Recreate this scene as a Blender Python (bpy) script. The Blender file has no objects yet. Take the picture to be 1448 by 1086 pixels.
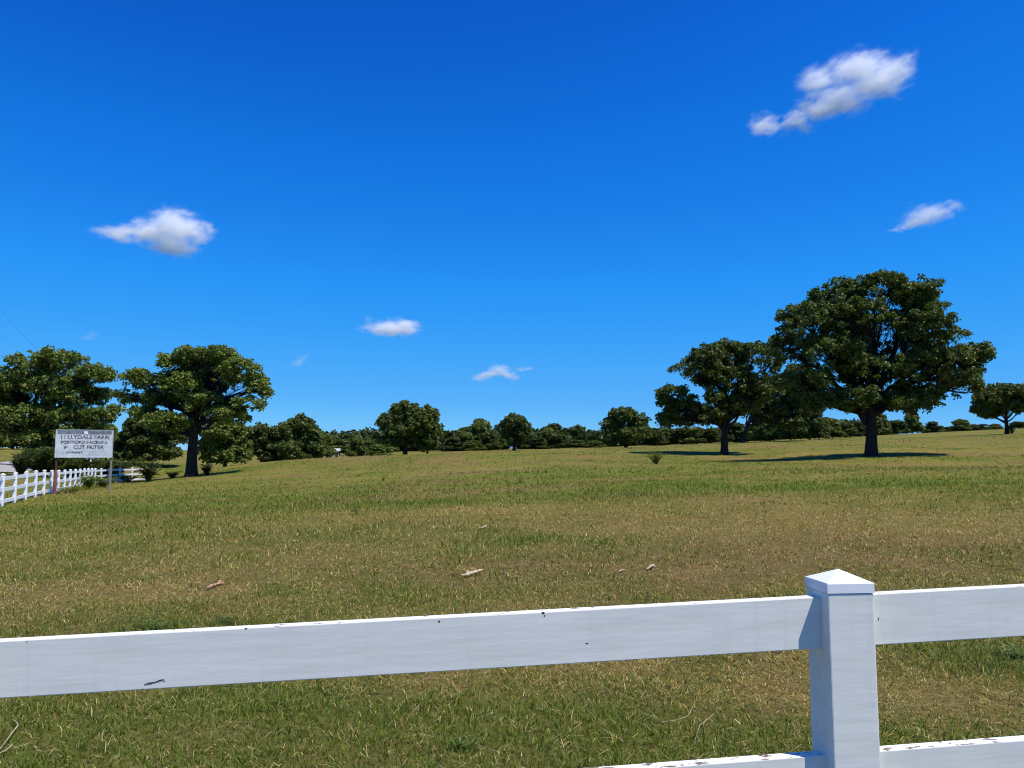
import bpy, bmesh, math, random
import numpy as np
from mathutils import Vector, Matrix

# ------------------------------------------------------------------ basics
scene = bpy.context.scene
COL = scene.collection
rng = np.random.default_rng(7)
random.seed(7)
F = 1094.0                       # focal length in photo pixels (1448 wide)
PITCH = math.atan(102 / F)
EYE = 1.55
cp, sp = math.cos(PITCH), math.sin(PITCH)


def ray(px, py):
    u = (px - 724) / F
    v = (543 - py) / F
    d = np.array([u, cp - v * sp, sp + v * cp])
    return d / d[1]


def at(px, py, Y):
    """world point seen at a photo pixel, Y metres ahead"""
    d = ray(px, py)
    return np.array([d[0] * Y, Y, EYE + d[2] * Y])


def tag(o, label=None, cat=None, group=None, kind=None):
    if label: o['label'] = label
    if cat: o['category'] = cat
    if group: o['group'] = group
    if kind: o['kind'] = kind
    return o


def empty(name, loc, rz=0.0):
    o = bpy.data.objects.new(name, None)
    o.empty_display_size = 0.3
    o.location = loc
    o.rotation_euler = (0, 0, rz)
    COL.objects.link(o)
    return o


def link(name, me, mat=None, parent=None, loc=None):
    o = bpy.data.objects.new(name, me)
    COL.objects.link(o)
    if mat is not None:
        me.materials.append(mat)
    if parent is not None:
        o.parent = parent
    if loc is not None:
        o.location = loc
    return o


def np_mesh(name, V, faces, col=None, smooth=False):
    """V (n,3); faces: list of int arrays (m,k); col: per-vertex (n,3)"""
    me = bpy.data.meshes.new(name)
    V = np.asarray(V, np.float32)
    me.vertices.add(len(V))
    me.vertices.foreach_set('co', V.ravel())
    loops = np.concatenate([f.ravel() for f in faces]).astype(np.int32)
    tot = np.concatenate([np.full(len(f), f.shape[1], np.int32) for f in faces])
    start = np.concatenate([[0], np.cumsum(tot)[:-1]]).astype(np.int32)
    me.loops.add(len(loops))
    me.loops.foreach_set('vertex_index', loops)
    me.polygons.add(len(tot))
    me.polygons.foreach_set('loop_start', start)
    me.polygons.foreach_set('loop_total', tot)
    if smooth:
        me.polygons.foreach_set('use_smooth', np.ones(len(tot), bool))
    if col is not None:
        a = me.attributes.new('tint', 'FLOAT_COLOR', 'POINT')
        c4 = np.ones((len(V), 4), np.float32)
        c4[:, :3] = col
        a.data.foreach_set('color', c4.ravel())
    me.update(calc_edges=True)
    me.validate()
    return me


def bm_mesh(name, bm):
    me = bpy.data.meshes.new(name)
    bm.normal_update()
    bm.to_mesh(me)
    bm.free()
    return me


def add_box(bm, cx, cy, cz, sx, sy, sz, rz=0.0, bevel=0.0):
    m = Matrix.Translation((cx, cy, cz)) @ Matrix.Rotation(rz, 4, 'Z') @ Matrix.Diagonal((sx, sy, sz, 1))
    r = bmesh.ops.create_cube(bm, size=1.0, matrix=m)
    if bevel:
        es = set()
        for v in r['verts']:
            es.update(v.link_edges)
        bmesh.ops.bevel(bm, geom=list(es), offset=bevel, segments=2, affect='EDGES', profile=0.6)


# ------------------------------------------------------------------ noise
def _hash(ix, iy, s):
    h = (ix.astype(np.int64) * 374761393 + iy.astype(np.int64) * 668265263 + s * 1442695041) & 0x7fffffff
    h = ((h ^ (h >> 13)) * 1274126177) & 0x7fffffff
    return ((h ^ (h >> 16)) & 0xffff) / 65535.0


def vnoise(x, y, s=0):
    ix = np.floor(x); iy = np.floor(y)
    fx = x - ix; fy = y - iy
    fx = fx * fx * (3 - 2 * fx); fy = fy * fy * (3 - 2 * fy)
    a = _hash(ix, iy, s); b = _hash(ix + 1, iy, s); c = _hash(ix, iy + 1, s); d = _hash(ix + 1, iy + 1, s)
    return (a * (1 - fx) + b * fx) * (1 - fy) + (c * (1 - fx) + d * fx) * fy


def fbm(x, y, scale, s=0, octs=3):
    t = 0; amp = 0.5; n = 0
    for k in range(octs):
        t = t + amp * vnoise(x / scale + 17.3 * k, y / scale - 9.1 * k, s + k)
        n += amp; amp *= 0.5; scale *= 0.5
    return t / n


# ------------------------------------------------------------------ terrain
SLX, SLY = 0.031, 0.0107
FD = np.array([-0.384, 0.923]); FN = np.array([-0.923, -0.384])   # fence direction / its left normal
ctrl = []
for (x, y) in ((0, 0), (-8, 6), (8, 6), (0, 14), (-12, -10), (12, -10), (-4, 25), (12, 25), (25, 30)):
    ctrl.append((x, y, SLX * x + SLY * y))
for px, py, Y in ((8, 715, 30), (82, 694, 45), (80, 699, 40), (160, 698, 40), (170, 682, 79), (203, 684, 86),
                  (271, 674, 65), (48, 662, 80), (0, 669.5, 62), (0, 656, 88), (36, 652, 104), (0, 636, 150),
                  (184, 656, 100), (318, 660, 80), (388, 658, 120), (430, 656, 140), (573, 646, 150), (505, 650, 160),
                  (727, 637, 220), (885, 633, 220), (1025, 643, 76), (1050, 626, 105), (1233, 645, 60),
                  (1424, 614, 145), (1448, 606, 190), (1300, 615, 190), (1150, 622, 195), (1000, 629, 200),
                  (1600, 604, 160), (724, 645, 110), (480, 652, 110), (250, 651, 150), (640, 641, 210),
                  (930, 655, 57), (1390, 655, 52), (1233, 657, 50), (1233, 633, 73), (1330, 632, 76), (1025, 651, 68), (1025, 636, 86), (930, 645, 70), (920, 636, 85), (1120, 650, 62), (1120, 634, 80)):
    ctrl.append(tuple(at(px, py, Y)))
for x, y, z in ((-24.6, 42, -.44), (-28.8, 52, -.56), (-33.4, 63, -.68), (-34.9, 70, -.74), (-35.2, 76, -.80), (-30, 58, -.58), (-300, 320, 4.0), (0, 420, 5.0), (250, 380, 8.0), (300, 100, 12.0), (-200, 40, 3.0), (-150, -100, -2.0),
                (150, -100, 2.0), (100, 290, 7.5)):
    ctrl.append((x, y, z))
ctrl = np.array(ctrl)
CS = 100.0


def _U(r2):
    return np.where(r2 < 1e-12, 0, 0.5 * r2 * np.log(np.maximum(r2, 1e-12)))


_P = ctrl[:, :2] / CS
_n = len(_P)
_K = _U(((_P[:, None] - _P[None]) ** 2).sum(-1)) + np.eye(_n) * 4e-5
_A = np.zeros((_n + 3, _n + 3))
_A[:_n, :_n] = _K
_A[:_n, _n] = 1; _A[:_n, _n + 1:] = _P
_A[_n, :_n] = 1; _A[_n + 1:, :_n] = _P.T
_W = np.linalg.solve(_A, np.concatenate([ctrl[:, 2], [0, 0, 0]]))


def ground_z(x, y):
    x = np.asarray(x, float); y = np.asarray(y, float)
    sh = x.shape
    x = x.ravel(); y = y.ravel()
    r = np.hypot(x, y - 100)
    k = np.where(r > 420, 420 / np.maximum(r, 1e-6), 1.0)     # level off far away
    qx = x * k / CS; qy = ((y - 100) * k + 100) / CS
    z = np.empty(len(x))
    for i in range(0, len(x), 60000):
        a = qx[i:i + 60000]; b = qy[i:i + 60000]
        r2 = (a[:, None] - _P[None, :, 0]) ** 2 + (b[:, None] - _P[None, :, 1]) ** 2
        z[i:i + 60000] = _U(r2) @ _W[:_n] + _W[_n] + _W[_n + 1] * a + _W[_n + 2] * b
    z = z - np.clip((r - 420) * 0.012, 0, 12)
    bump = (fbm(x, y, 9.0, 3) - 0.5) * 0.10 * np.clip((y - 4) / 12, 0, 1)
    return (z + bump).reshape(sh)


def gz(x, y):
    return float(ground_z(np.array([x]), np.array([y]))[0])


def ground_hit(px, py):
    d = ray(px, py)
    Ys = np.geomspace(2.5, 400, 1500)
    zz = EYE + d[2] * Ys
    g = ground_z(d[0] * Ys, Ys)
    i = np.argmax(zz <= g)
    Y = Ys[i]
    return np.array([d[0] * Y, Y, g[i]])


# dryness of the pasture: 0 lush green ... 1 straw
PATCH = []
for px, py, rx, ry, amt in ((1250, 752, 9, 3.2, .42), (930, 745, 6, 2.6, .45), (760, 722, 6, 2.2, .30), (150, 835, 1.6, .8, .40),
                            (330, 830, 1.8, .7, .30), (820, 835, 2.0, .9, .18), (1010, 930, 1.2, .9, .42), (1330, 990, .9, .7, .45), (1100, 1000, .8, .6, .25), (640, 970, 1.0, .6, .22), (1380, 870, 2.0, .8, .25), (1000, 800, 3.0, 1.0, .22),
                            (560, 700, 9, 5, -.30), (160, 745, 5, 3, -.30), (90, 1040, 1.1, .6, -.42), (230, 880, 1.1, .35, -.35),
                            (660, 1060, .8, .5, -.26), (1420, 925, .6, .5, -.38), (900, 690, 9, 4, -.18), (330, 770, 3.0, 1.6, -.22),
                            (760, 765, 2.5, 1.1, -.24), (1200, 690, 14, 4, -.12), (480, 668, 26, 9, .08), (800, 652, 30, 14, .10),
                            (1330, 632, 30, 16, .12), (950, 700, 10, 3.0, -.1), (1150, 770, 4, 1.5, -.12), (500, 1010, .9, .6, -.22),
                            (300, 1000, .8, .5, -.2), (1200, 718, 20, 4, .15), (1290, 648, 26, 3.5, -.3), (620, 860, 2, .7, .12)):
    h = ground_hit(px, py)
    PATCH.append((h[0], h[1], rx, ry, amt))


def dryness(x, y):
    wx = x + (fbm(x, y, 3.0, 31) - .5) * 2.4
    wy = y + (fbm(x, y, 3.0, 47) - .5) * 2.4
    d = 0.44 + (fbm(wx, wy, 14, 5) - .5) * .95 + (fbm(wx, wy, 3.2, 11) - .5) * .95 + (fbm(x, y, .7, 19, 2) - .5) * .75
    for (a, b, rx, ry, amt) in PATCH:
        d = d + 1.25 * amt * np.exp(-(((wx - a) / rx) ** 2 + ((wy - b) / ry) ** 2))
    return np.clip(d, 0, 1)


# ------------------------------------------------------------------ materials
def new_mat(name):
    m = bpy.data.materials.new(name)
    m.use_nodes = True
    nt = m.node_tree
    b = nt.nodes['Principled BSDF']
    return m, nt, b


def N(nt, t, **kw):
    n = nt.nodes.new(t)
    for k, v in kw.items():
        setattr(n, k, v)
    return n


def noise(nt, scale, detail=4, vec=None, rough=.55):
    n = N(nt, 'ShaderNodeTexNoise')
    n.inputs['Scale'].default_value = scale
    n.inputs['Detail'].default_value = detail
    n.inputs['Roughness'].default_value = rough
    if vec is not None:
        nt.links.new(vec, n.inputs['Vector'])
    return n


def ramp(nt, fac, stops):
    r = N(nt, 'ShaderNodeValToRGB')
    el = r.color_ramp.elements
    while len(el) < len(stops):
        el.new(.5)
    for e, (p, c) in zip(el, stops):
        e.position = p
        e.color = (c, c, c, 1) if isinstance(c, (int, float)) else (*c, 1)
    nt.links.new(fac, r.inputs[0])
    return r


def mixc(nt, fac, a, b, mode='MIX'):
    m = N(nt, 'ShaderNodeMix', data_type='RGBA', blend_type=mode)
    for s, v in ((0, fac), (6, a), (7, b)):
        if hasattr(v, 'is_linked'):
            nt.links.new(v, m.inputs[s])
        elif s == 0:
            m.inputs[0].default_value = v
        else:
            m.inputs[s].default_value = (*v, 1)
    return m.outputs[2]


def bump(nt, b, height, strength=.3, dist=.01):
    n = N(nt, 'ShaderNodeBump')
    n.inputs['Strength'].default_value = strength
    n.inputs['Distance'].default_value = dist
    nt.links.new(height, n.inputs['Height'])
    nt.links.new(n.outputs[0], b.inputs['Normal'])


def tint_mat(name, rough=.6, transl=.3, spec=.25, gain=1.0):
    """leaf / blade material: the colour of each leaf is stored in its 'tint'"""
    m, nt, b = new_mat(name)
    a = N(nt, 'ShaderNodeAttribute', attribute_name='tint')
    b.inputs['Roughness'].default_value = rough
    b.inputs['Specular IOR Level'].default_value = spec
    nt.links.new(a.outputs['Color'], b.inputs['Base Color'])
    t = N(nt, 'ShaderNodeBsdfTranslucent')
    nt.links.new(mixc(nt, 1.0, a.outputs['Color'], (1.35, 1.45, .6), 'MULTIPLY'), t.inputs['Color'])
    mx = N(nt, 'ShaderNodeMixShader')
    mx.inputs[0].default_value = transl
    nt.links.new(b.outputs[0], mx.inputs[1])
    nt.links.new(t.outputs[0], mx.inputs[2])
    nt.links.new(mx.outputs[0], nt.nodes['Material Output'].inputs['Surface'])
    return m


def plain(name, col, rough=.6, nscale=20, var=.25, spec=.3, bmp=.0):
    m, nt, b = new_mat(name)
    tc = N(nt, 'ShaderNodeTexCoord')
    n = noise(nt, nscale, 5, tc.outputs['Object'])
    lo = tuple(c * (1 - var) for c in col); hi = tuple(min(1, c * (1 + var)) for c in col)
    r = ramp(nt, n.outputs['Fac'], ((.3, lo), (.7, hi)))
    nt.links.new(r.outputs[0], b.inputs['Base Color'])
    b.inputs['Roughness'].default_value = rough
    b.inputs['Specular IOR Level'].default_value = spec
    if bmp:
        bump(nt, b, n.outputs['Fac'], bmp, .02)
    return m


M_leaf = tint_mat('oak_leaves', .55, .25, .3)
M_grass = tint_mat('grass_blades', .6, .3, .25)
M_weed = tint_mat('weed_leaves', .5, .3, .3)


def bark_mat():
    m, nt, b = new_mat('bark')
    tc = N(nt, 'ShaderNodeTexCoord')
    mp = N(nt, 'ShaderNodeMapping')
    mp.inputs['Scale'].default_value = (6, 6, 1.2)
    nt.links.new(tc.outputs['Object'], mp.inputs[0])
    n = noise(nt, 1.6, 6, mp.outputs[0], .65)
    r = ramp(nt, n.outputs['Fac'], ((.3, (.010, .008, .006)), (.7, (.050, .040, .032))))
    nt.links.new(r.outputs[0], b.inputs['Base Color'])
    b.inputs['Roughness'].default_value = .9
    b.inputs['Specular IOR Level'].default_value = .15
    bump(nt, b, n.outputs['Fac'], .8, .06)
    return m


M_bark = bark_mat()


def fence_paint():
    """old white paint on boards; flaked to red-brown wood on the faces that lie to the weather"""
    m, nt, b = new_mat('weathered_white_paint')
    tc = N(nt, 'ShaderNodeTexCoord')
    mp = N(nt, 'ShaderNodeMapping')
    mp.inputs['Scale'].default_value = (1.2, 9, 9)
    nt.links.new(tc.outputs['Object'], mp.inputs[0])
    grain = noise(nt, 3.5, 6, mp.outputs[0], .6)
    drip = N(nt, 'ShaderNodeMapping')
    drip.inputs['Scale'].default_value = (26, 5, 1.6)
    nt.links.new(tc.outputs['Object'], drip.inputs[0])
    dn = noise(nt, 1.0, 3, drip.outputs[0])
    base = ramp(nt, grain.outputs['Fac'], ((.25, (.72, .705, .62)), (.75, (.85, .83, .74)))).outputs[0]
    streak = ramp(nt, dn.outputs['Fac'], ((.55, 0.0), (.8, .5))).outputs[0]
    base = mixc(nt, streak, base, (.67, .655, .58))
    # flakes
    g = N(nt, 'ShaderNodeNewGeometry')
    sx = N(nt, 'ShaderNodeSeparateXYZ')
    nt.links.new(g.outputs['Normal'], sx.inputs[0])
    up = ramp(nt, sx.outputs['Z'], ((.75, 0.0), (.95, 1.0)))
    mp2 = N(nt, 'ShaderNodeMapping')
    mp2.inputs['Scale'].default_value = (22, 46, 46)
    nt.links.new(tc.outputs['Object'], mp2.inputs[0])
    fl = noise(nt, 1.0, 5, mp2.outputs[0], .62)
    big = noise(nt, 2.2, 2, tc.outputs['Object'])
    att = N(nt, 'ShaderNodeAttribute', attribute_name='["wear"]', attribute_type='OBJECT')
    m0 = N(nt, 'ShaderNodeMath', operation='MULTIPLY_ADD')     # noise + wear*(big)*up
    m1 = N(nt, 'ShaderNodeMath', operation='MULTIPLY')
    nt.links.new(big.outputs['Fac'], m1.inputs[0]); nt.links.new(att.outputs['Fac'], m1.inputs[1])
    nt.links.new(m1.outputs[0], m0.inputs[0]); nt.links.new(up.outputs[0], m0.inputs[1])
    nt.links.new(fl.outputs['Fac'], m0.inputs[2])
    chip = ramp(nt, m0.outputs[0], ((.752, 0.0), (.765, 1.0))).outputs[0]
    wood = ramp(nt, grain.outputs['Fac'], ((.35, (.16, .07, .05)), (.65, (.26, .20, .17)))).outputs[0]
    nt.links.new(mixc(nt, chip, base, wood), b.inputs['Base Color'])
    b.inputs['Roughness'].default_value = .5
    b.inputs['Specular IOR Level'].default_value = .35
    hm = N(nt, 'ShaderNodeMath', operation='MULTIPLY_ADD')
    nt.links.new(chip, hm.inputs[0]); hm.inputs[1].default_value = -1.5
    nt.links.new(grain.outputs['Fac'], hm.inputs[2])
    bump(nt, b, hm.outputs[0], .4, .002)
    return m


M_paint = fence_paint()
M_crack = plain('dark_crack', (.05, .025, .03), .9, 200, .3)
M_white = plain('white_paint_plain', (.8, .8, .8), .55, 6, .05)
M_panel = plain('sign_white', (.60, .61, .62), .6, 3.5, .16)
M_ink = plain('sign_black', (.06, .06, .065), .6, 9, .5)
_r = [n for n in M_ink.node_tree.nodes if n.type == 'VALTORGB'][0].color_ramp.elements
_r[0].position, _r[1].position = .42, .66
_r[0].color, _r[1].color = (.035, .035, .04, 1), (.40, .41, .42, 1)
[n for n in M_ink.node_tree.nodes if n.type == 'TEX_NOISE'][0].inputs['Scale'].default_value = 16
M_strip = plain('sign_grey', (.19, .20, .22), .6, 6, .5)
M_oldwood = plain('weathered_wood', (.24, .20, .16), .9, 14, .35)
M_rust = plain('rusty_metal', (.20, .065, .045), .85, 10, .5)
M_darkpost = plain('dark_post', (.06, .04, .035), .85, 10, .3)
M_stick = plain('pale_stick', (.46, .36, .22), .8, 30, .25)
M_redleaf = plain('dry_red_leaf', (.42, .24, .15), .8, 30, .3)
M_wire = plain('wire', (.05, .05, .06), .5, 2, .1)
M_pole = plain('pole_wood', (.12, .09, .07), .9, 8, .3)
M_rock = plain('pale_rock', (.48, .44, .38), .9, 5, .25, bmp=.4)
M_roof = plain('shed_roof', (.42, .41, .38), .5, 2, .1)
M_shed = plain('shed_wall', (.40, .38, .33), .8, 2, .15)


def ground_mat():
    m, nt, b = new_mat('pasture')
    g = N(nt, 'ShaderNodeNewGeometry')
    a = N(nt, 'ShaderNodeAttribute', attribute_name='tint')
    n1 = noise(nt, 9, 6, g.outputs['Position'], .65)
    n2 = noise(nt, 1.3, 5, g.outputs['Position'], .6)
    n3 = noise(nt, 42, 4, g.outputs['Position'], .7)
    f1 = ramp(nt, n1.outputs['Fac'], ((.3, (.60, .62, .55)), (.7, (1.35, 1.33, 1.35)))).outputs[0]
    f2 = ramp(nt, n2.outputs['Fac'], ((.3, (.78, .84, .72)), (.7, (1.22, 1.16, 1.25)))).outputs[0]
    f3 = ramp(nt, n3.outputs['Fac'], ((.3, (.6, .6, .6)), (.7, (1.3, 1.3, 1.3)))).outputs[0]
    c = mixc(nt, 1.0, a.outputs['Color'], f1, 'MULTIPLY')
    c = mixc(nt, 1.0, c, f2, 'MULTIPLY')
    c = mixc(nt, 1.0, c, f3, 'MULTIPLY')
    nt.links.new(c, b.inputs['Base Color'])
    b.inputs['Roughness'].default_value = 1.0
    b.inputs['Specular IOR Level'].default_value = .05
    ad = N(nt, 'ShaderNodeMath', operation='ADD')
    nt.links.new(n1.outputs['Fac'], ad.inputs[0]); nt.links.new(n3.outputs['Fac'], ad.inputs[1])
    bump(nt, b, ad.outputs[0], .5, .05)
    return m


GREEN = np.array([.102, .132, .015])
STRAW = np.array([.222, .170, .044])
BROWN = np.array([.205, .135, .052])


def build_ground():
    ys = np.concatenate([np.linspace(-60, 1, 40), np.geomspace(1.3, 300, 330), np.geomspace(306, 1600, 60)])
    us = np.linspace(-1, 1, 321)
    us = np.sign(us) * np.abs(us) ** 1.25
    Y, U = np.meshgrid(ys, us, indexing='ij')
    X = U * (26 + 1.35 * np.abs(Y) + .0 * Y)
    Z = ground_z(X, Y)
    d = dryness(X, Y)[..., None]
    c = GREEN * (1 - d) + STRAW * d
    br = np.clip((fbm(X, Y, 5, 77) - .54) * 4, 0, .65)[..., None]
    c = c * (1 - br) + BROWN * br
    thatch = (np.clip(1.2 - np.hypot(X, Y) / 24, 0, .65))[..., None]       # soil and dead thatch show between the blades
    c = c * (1 - thatch) + np.array([.112, .084, .034]) * thatch
    ny, nx = X.shape
    V = np.stack([X, Y, Z], -1).reshape(-1, 3)
    i = np.arange(ny * nx).reshape(ny, nx)
    q = np.stack([i[:-1, :-1], i[:-1, 1:], i[1:, 1:], i[1:, :-1]], -1).reshape(-1, 4)
    me = np_mesh('ground', V, [q], c.reshape(-1, 3), smooth=True)
    o = link('ground', me, ground_mat())
    tag(o, 'rolling pasture ground of green and straw coloured grass', 'ground', kind='structure')


build_ground()


def road_mat():
    m, nt, b = new_mat('asphalt_road')
    g = N(nt, 'ShaderNodeNewGeometry')
    n = noise(nt, 3, 6, g.outputs['Position'], .7)
    r = ramp(nt, n.outputs['Fac'], ((.3, (.27, .255, .24)), (.7, (.36, .34, .32))))
    nt.links.new(r.outputs[0], b.inputs['Base Color'])
    b.inputs['Roughness'].default_value = .9
    return m


def build_road():
    t = np.linspace(-10, 190, 130)
    n = np.linspace(14.2, 20.4, 7)
    T, Nn = np.meshgrid(t, n, indexing='ij')
    X = FD[0] * T + FN[0] * Nn; Y = FD[1] * T + FN[1] * Nn
    crown = .03 * (1 - ((Nn - 17.3) / 3.1) ** 2)
    Z = ground_z(X, Y) + .07 + crown
    V = np.stack([X, Y, Z], -1).reshape(-1, 3)
    i = np.arange(X.size).reshape(X.shape)
    q = np.stack([i[:-1, :-1], i[1:, :-1], i[1:, 1:], i[:-1, 1:]], -1).reshape(-1, 4)
    o = link('road', np_mesh('road', V, [q[:, ::-1]], smooth=True), road_mat())
    tag(o, 'pale grey country road beyond the far white fence', 'road', kind='structure')


build_road()


# ------------------------------------------------------------------ grass blades
def build_grass():
    VV, QQ, TT, CC = [], [], [], []
    base = 0
    # (y0, y1, density per m2, blade width, height lo, height hi, side margin)
    zones = ((1.0, 3.2, 1500, .0060, .025, .06, 3.5), (3.2, 5.5, 5400, .0062, .022, .064, 2.6), (5.5, 9, 2600, .0080, .026, .072, 3.0),
             (9, 15, 850, .0125, .032, .088, 3.5), (15, 25, 220, .020, .05, .12, 4), (25, 42, 62, .036, .045, .105, 3),
             (42, 75, 15, .065, .05, .11, 5), (75, 130, 3.2, .12, .05, .11, 8))
    for (y0, y1, den, w, h0, h1, mar) in zones:
        wmax = .70 * y1 + mar
        n = int(den * (y1 - y0) * 2 * wmax)
        y = rng.uniform(y0, y1, n); x = rng.uniform(-wmax, wmax, n)
        keep = np.abs(x) < .70 * y + mar
        x, y = x[keep], y[keep]
        # tufts: pull blades towards clump seeds
        cs = max(.05, w * 9)
        tx = np.floor(x / cs); ty = np.floor(y / cs)
        ox = (tx + _hash(tx, ty, 5)) * cs; oy = (ty + _hash(tx, ty, 9)) * cs
        pull = rng.uniform(0, .75, len(x)) * (_hash(tx, ty, 3) > .35)
        x = x + (ox - x) * pull; y = y + (oy - y) * pull
        # keep off the road and thin where bare
        nn = x * FN[0] + y * FN[1]
        d = dryness(x, y)
        bare = fbm(x, y, .9, 61, 2)
        keep = ((nn < 13.8) | (nn > 20.8)) & (rng.random(len(x)) > np.clip((bare - .60) * 3, 0, .45))
        x, y, d, tx, ty = x[keep], y[keep], d[keep], tx[keep], ty[keep]
        n = len(x)
        nn0 = x * FN[0] + y * FN[1]
        z = ground_z(x, y) - .004
        lush = np.clip(1.15 - d, .35, 1.1)
        h = rng.uniform(h0, h1, n) * (.45 + 1.1 * fbm(x, y, max(.5, cs * 3), 91, 2)) * (.55 + .75 * lush) * (.75 + .5 * _hash(tx, ty, 21))
        strand = (rng.random(n) < .035) & (y0 < 15)           # loose straw lying on top
        h = np.where(strand, h * rng.uniform(1.0, 1.8, n), h)
        tall = rng.random(n) < .008
        h = np.where(tall, h * 1.9, h)
        along = np.abs(nn0 - 6.1)
        rough = np.clip(1.1 - along / 1.3, 0, 1) * (y > 41) * (y < 92)
        h = h * (1 + 4.5 * rough * (.4 + fbm(x, y, 2.2, 8)))
        ww = w * rng.uniform(.6, 1.25, n) * np.where(tall | strand, .6, 1)
        ang = rng.uniform(0, 2 * np.pi, n)
        lean = rng.normal(.72, .45, n) + .35 * d
        lean = np.where(strand, rng.uniform(1.0, 1.45, n), np.clip(lean, .05, 1.5))
        z = z + np.where(strand, .025, 0)
        lx, ly = np.cos(ang), np.sin(ang)
        twist = ang + np.pi / 2 + rng.normal(0, .6, n)
        sx, sy = np.cos(twist) * ww / 2, np.sin(twist) * ww / 2
        # three heights along an arching blade
        bend = rng.normal(0, .42, n) * h
        sxb, syb = -ly * bend, lx * bend
        def pt(t):
            a = lean * (0.45 + 1.15 * t)
            r = h * t * np.sin(a); zz = h * t * np.cos(a)
            return x + lx * r + sxb * t * t, y + ly * r + syb * t * t, z + zz
        p0 = (x, y, z); p1 = pt(.5); p2 = pt(1.0)
        V = np.empty((n, 5, 3))
        V[:, 0] = np.stack([p0[0] - sx, p0[1] - sy, p0[2]], -1)
        V[:, 1] = np.stack([p0[0] + sx, p0[1] + sy, p0[2]], -1)
        V[:, 2] = np.stack([p1[0] + sx * .8, p1[1] + sy * .8, p1[2]], -1)
        V[:, 3] = np.stack([p1[0] - sx * .8, p1[1] - sy * .8, p1[2]], -1)
        V[:, 4] = np.stack(p2, -1)
        idx = base + np.arange(n)[:, None] * 5
        QQ.append(idx + np.array([[0, 1, 2, 3]]))
        TT.append(idx + np.array([[3, 2, 4]]))
        base += n * 5
        # colour: each blade is either living or dead
        dead = rng.random(n) < np.clip(.12 + .85 * (d - .15), .05, .92)
        g = np.array([.118, .160, .018]) * (1 + rng.normal(0, .22, (n, 1))) * np.where(rng.random((n, 1)) < .3, np.array([[1.35, 1.15, 1.0]]), 1.0)
        s = np.array([.42, .31, .09]) * (1 + rng.normal(0, .25, (n, 1)))
        s = np.where(rng.random((n, 1)) < .34, s * np.array([[.58, .47, .46]]), s)
        s = np.where(rng.random((n, 1)) < .05, np.array([[.60, .50, .28]]), s)
        s = np.where(strand[:, None], np.array([[.52, .41, .20]]) * (1 + rng.normal(0, .2, (n, 1))), s)
        c = np.where((dead | strand)[:, None], s, g)
        brn = np.clip((fbm(x, y, 5, 77) - .54) * 4, 0, .65)[:, None]
        c = np.where((dead & (rng.random(n) < brn[:, 0] * .8))[:, None], c * np.array([[.72, .58, .6]]), c)
        mean = ((GREEN * (1 - d[:, None]) + STRAW * d[:, None]) * (1 - brn) + BROWN * brn) * 1.15
        far = float(np.clip((y0 - 9) / 40, 0, .93))
        c = np.clip(c * (1 - far) + mean * far, .008, .8)
        VV.append(V.reshape(-1, 3)); CC.append(np.repeat(c, 5, 0))
    me = np_mesh('grass', np.concatenate(VV), [np.concatenate(QQ), np.concatenate(TT)], np.concatenate(CC))
    o = link('grass', me, M_grass)
    tag(o, 'short pasture grass, part green and part dried to straw', 'grass', kind='stuff')


build_grass()


# ------------------------------------------------------------------ tubes
class Tubes:
    def __init__(s):
        s.V = []; s.Q = []; s.n = 0

    def add(s, pts, rad, sides=6, cap=True):
        pts = np.asarray(pts, float); rad = np.asarray(rad, float)
        k = len(pts)
        t = np.gradient(pts, axis=0)
        t /= np.maximum(np.linalg.norm(t, axis=1, keepdims=True), 1e-9)
        ref = np.array([1.0, 0.13, 0.0]) if abs(t[:, 0]).mean() < .8 else np.array([0, 1.0, .1])
        a = np.cross(t, ref); a /= np.maximum(np.linalg.norm(a, axis=1, keepdims=True), 1e-9)
        b = np.cross(t, a)
        th = np.arange(sides) / sides * 2 * np.pi
        ring = pts[:, None] + rad[:, None, None] * (np.cos(th)[None, :, None] * a[:, None] + np.sin(th)[None, :, None] * b[:, None])
        s.V.append(ring.reshape(-1, 3))
        i = s.n + np.arange(k * sides).reshape(k, sides)
        j = np.roll(i, -1, axis=1)
        s.Q.append(np.stack([i[:-1], j[:-1], j[1:], i[1:]], -1).reshape(-1, 4))
        s.n += k * sides
        if cap:
            for e, p in ((0, pts[0]), (k - 1, pts[-1])):
                s.V.append(p[None])
                r = i[e]; rj = j[e]
                c = np.full(sides, s.n)
                s.Q.append(np.stack([r, rj, c, c], -1) if False else np.zeros((0, 4), int))
                s.n += 1

    def mesh(s, name, col=None):
        V = np.concatenate(s.V); Q = np.concatenate(s.Q)
        return np_mesh(name, V, [Q], None if col is None else np.tile(np.array(col), (len(V), 1)), smooth=True)


def bez(p0, p1, p2, k):
    t = np.linspace(0, 1, k)[:, None]
    return (1 - t) ** 2 * p0 + 2 * t * (1 - t) * p1 + t * t * p2


# ------------------------------------------------------------------ trees
LEAF_A = np.array([.064, .099, .016])
LEAF_B = np.array([.140, .170, .028])


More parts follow.
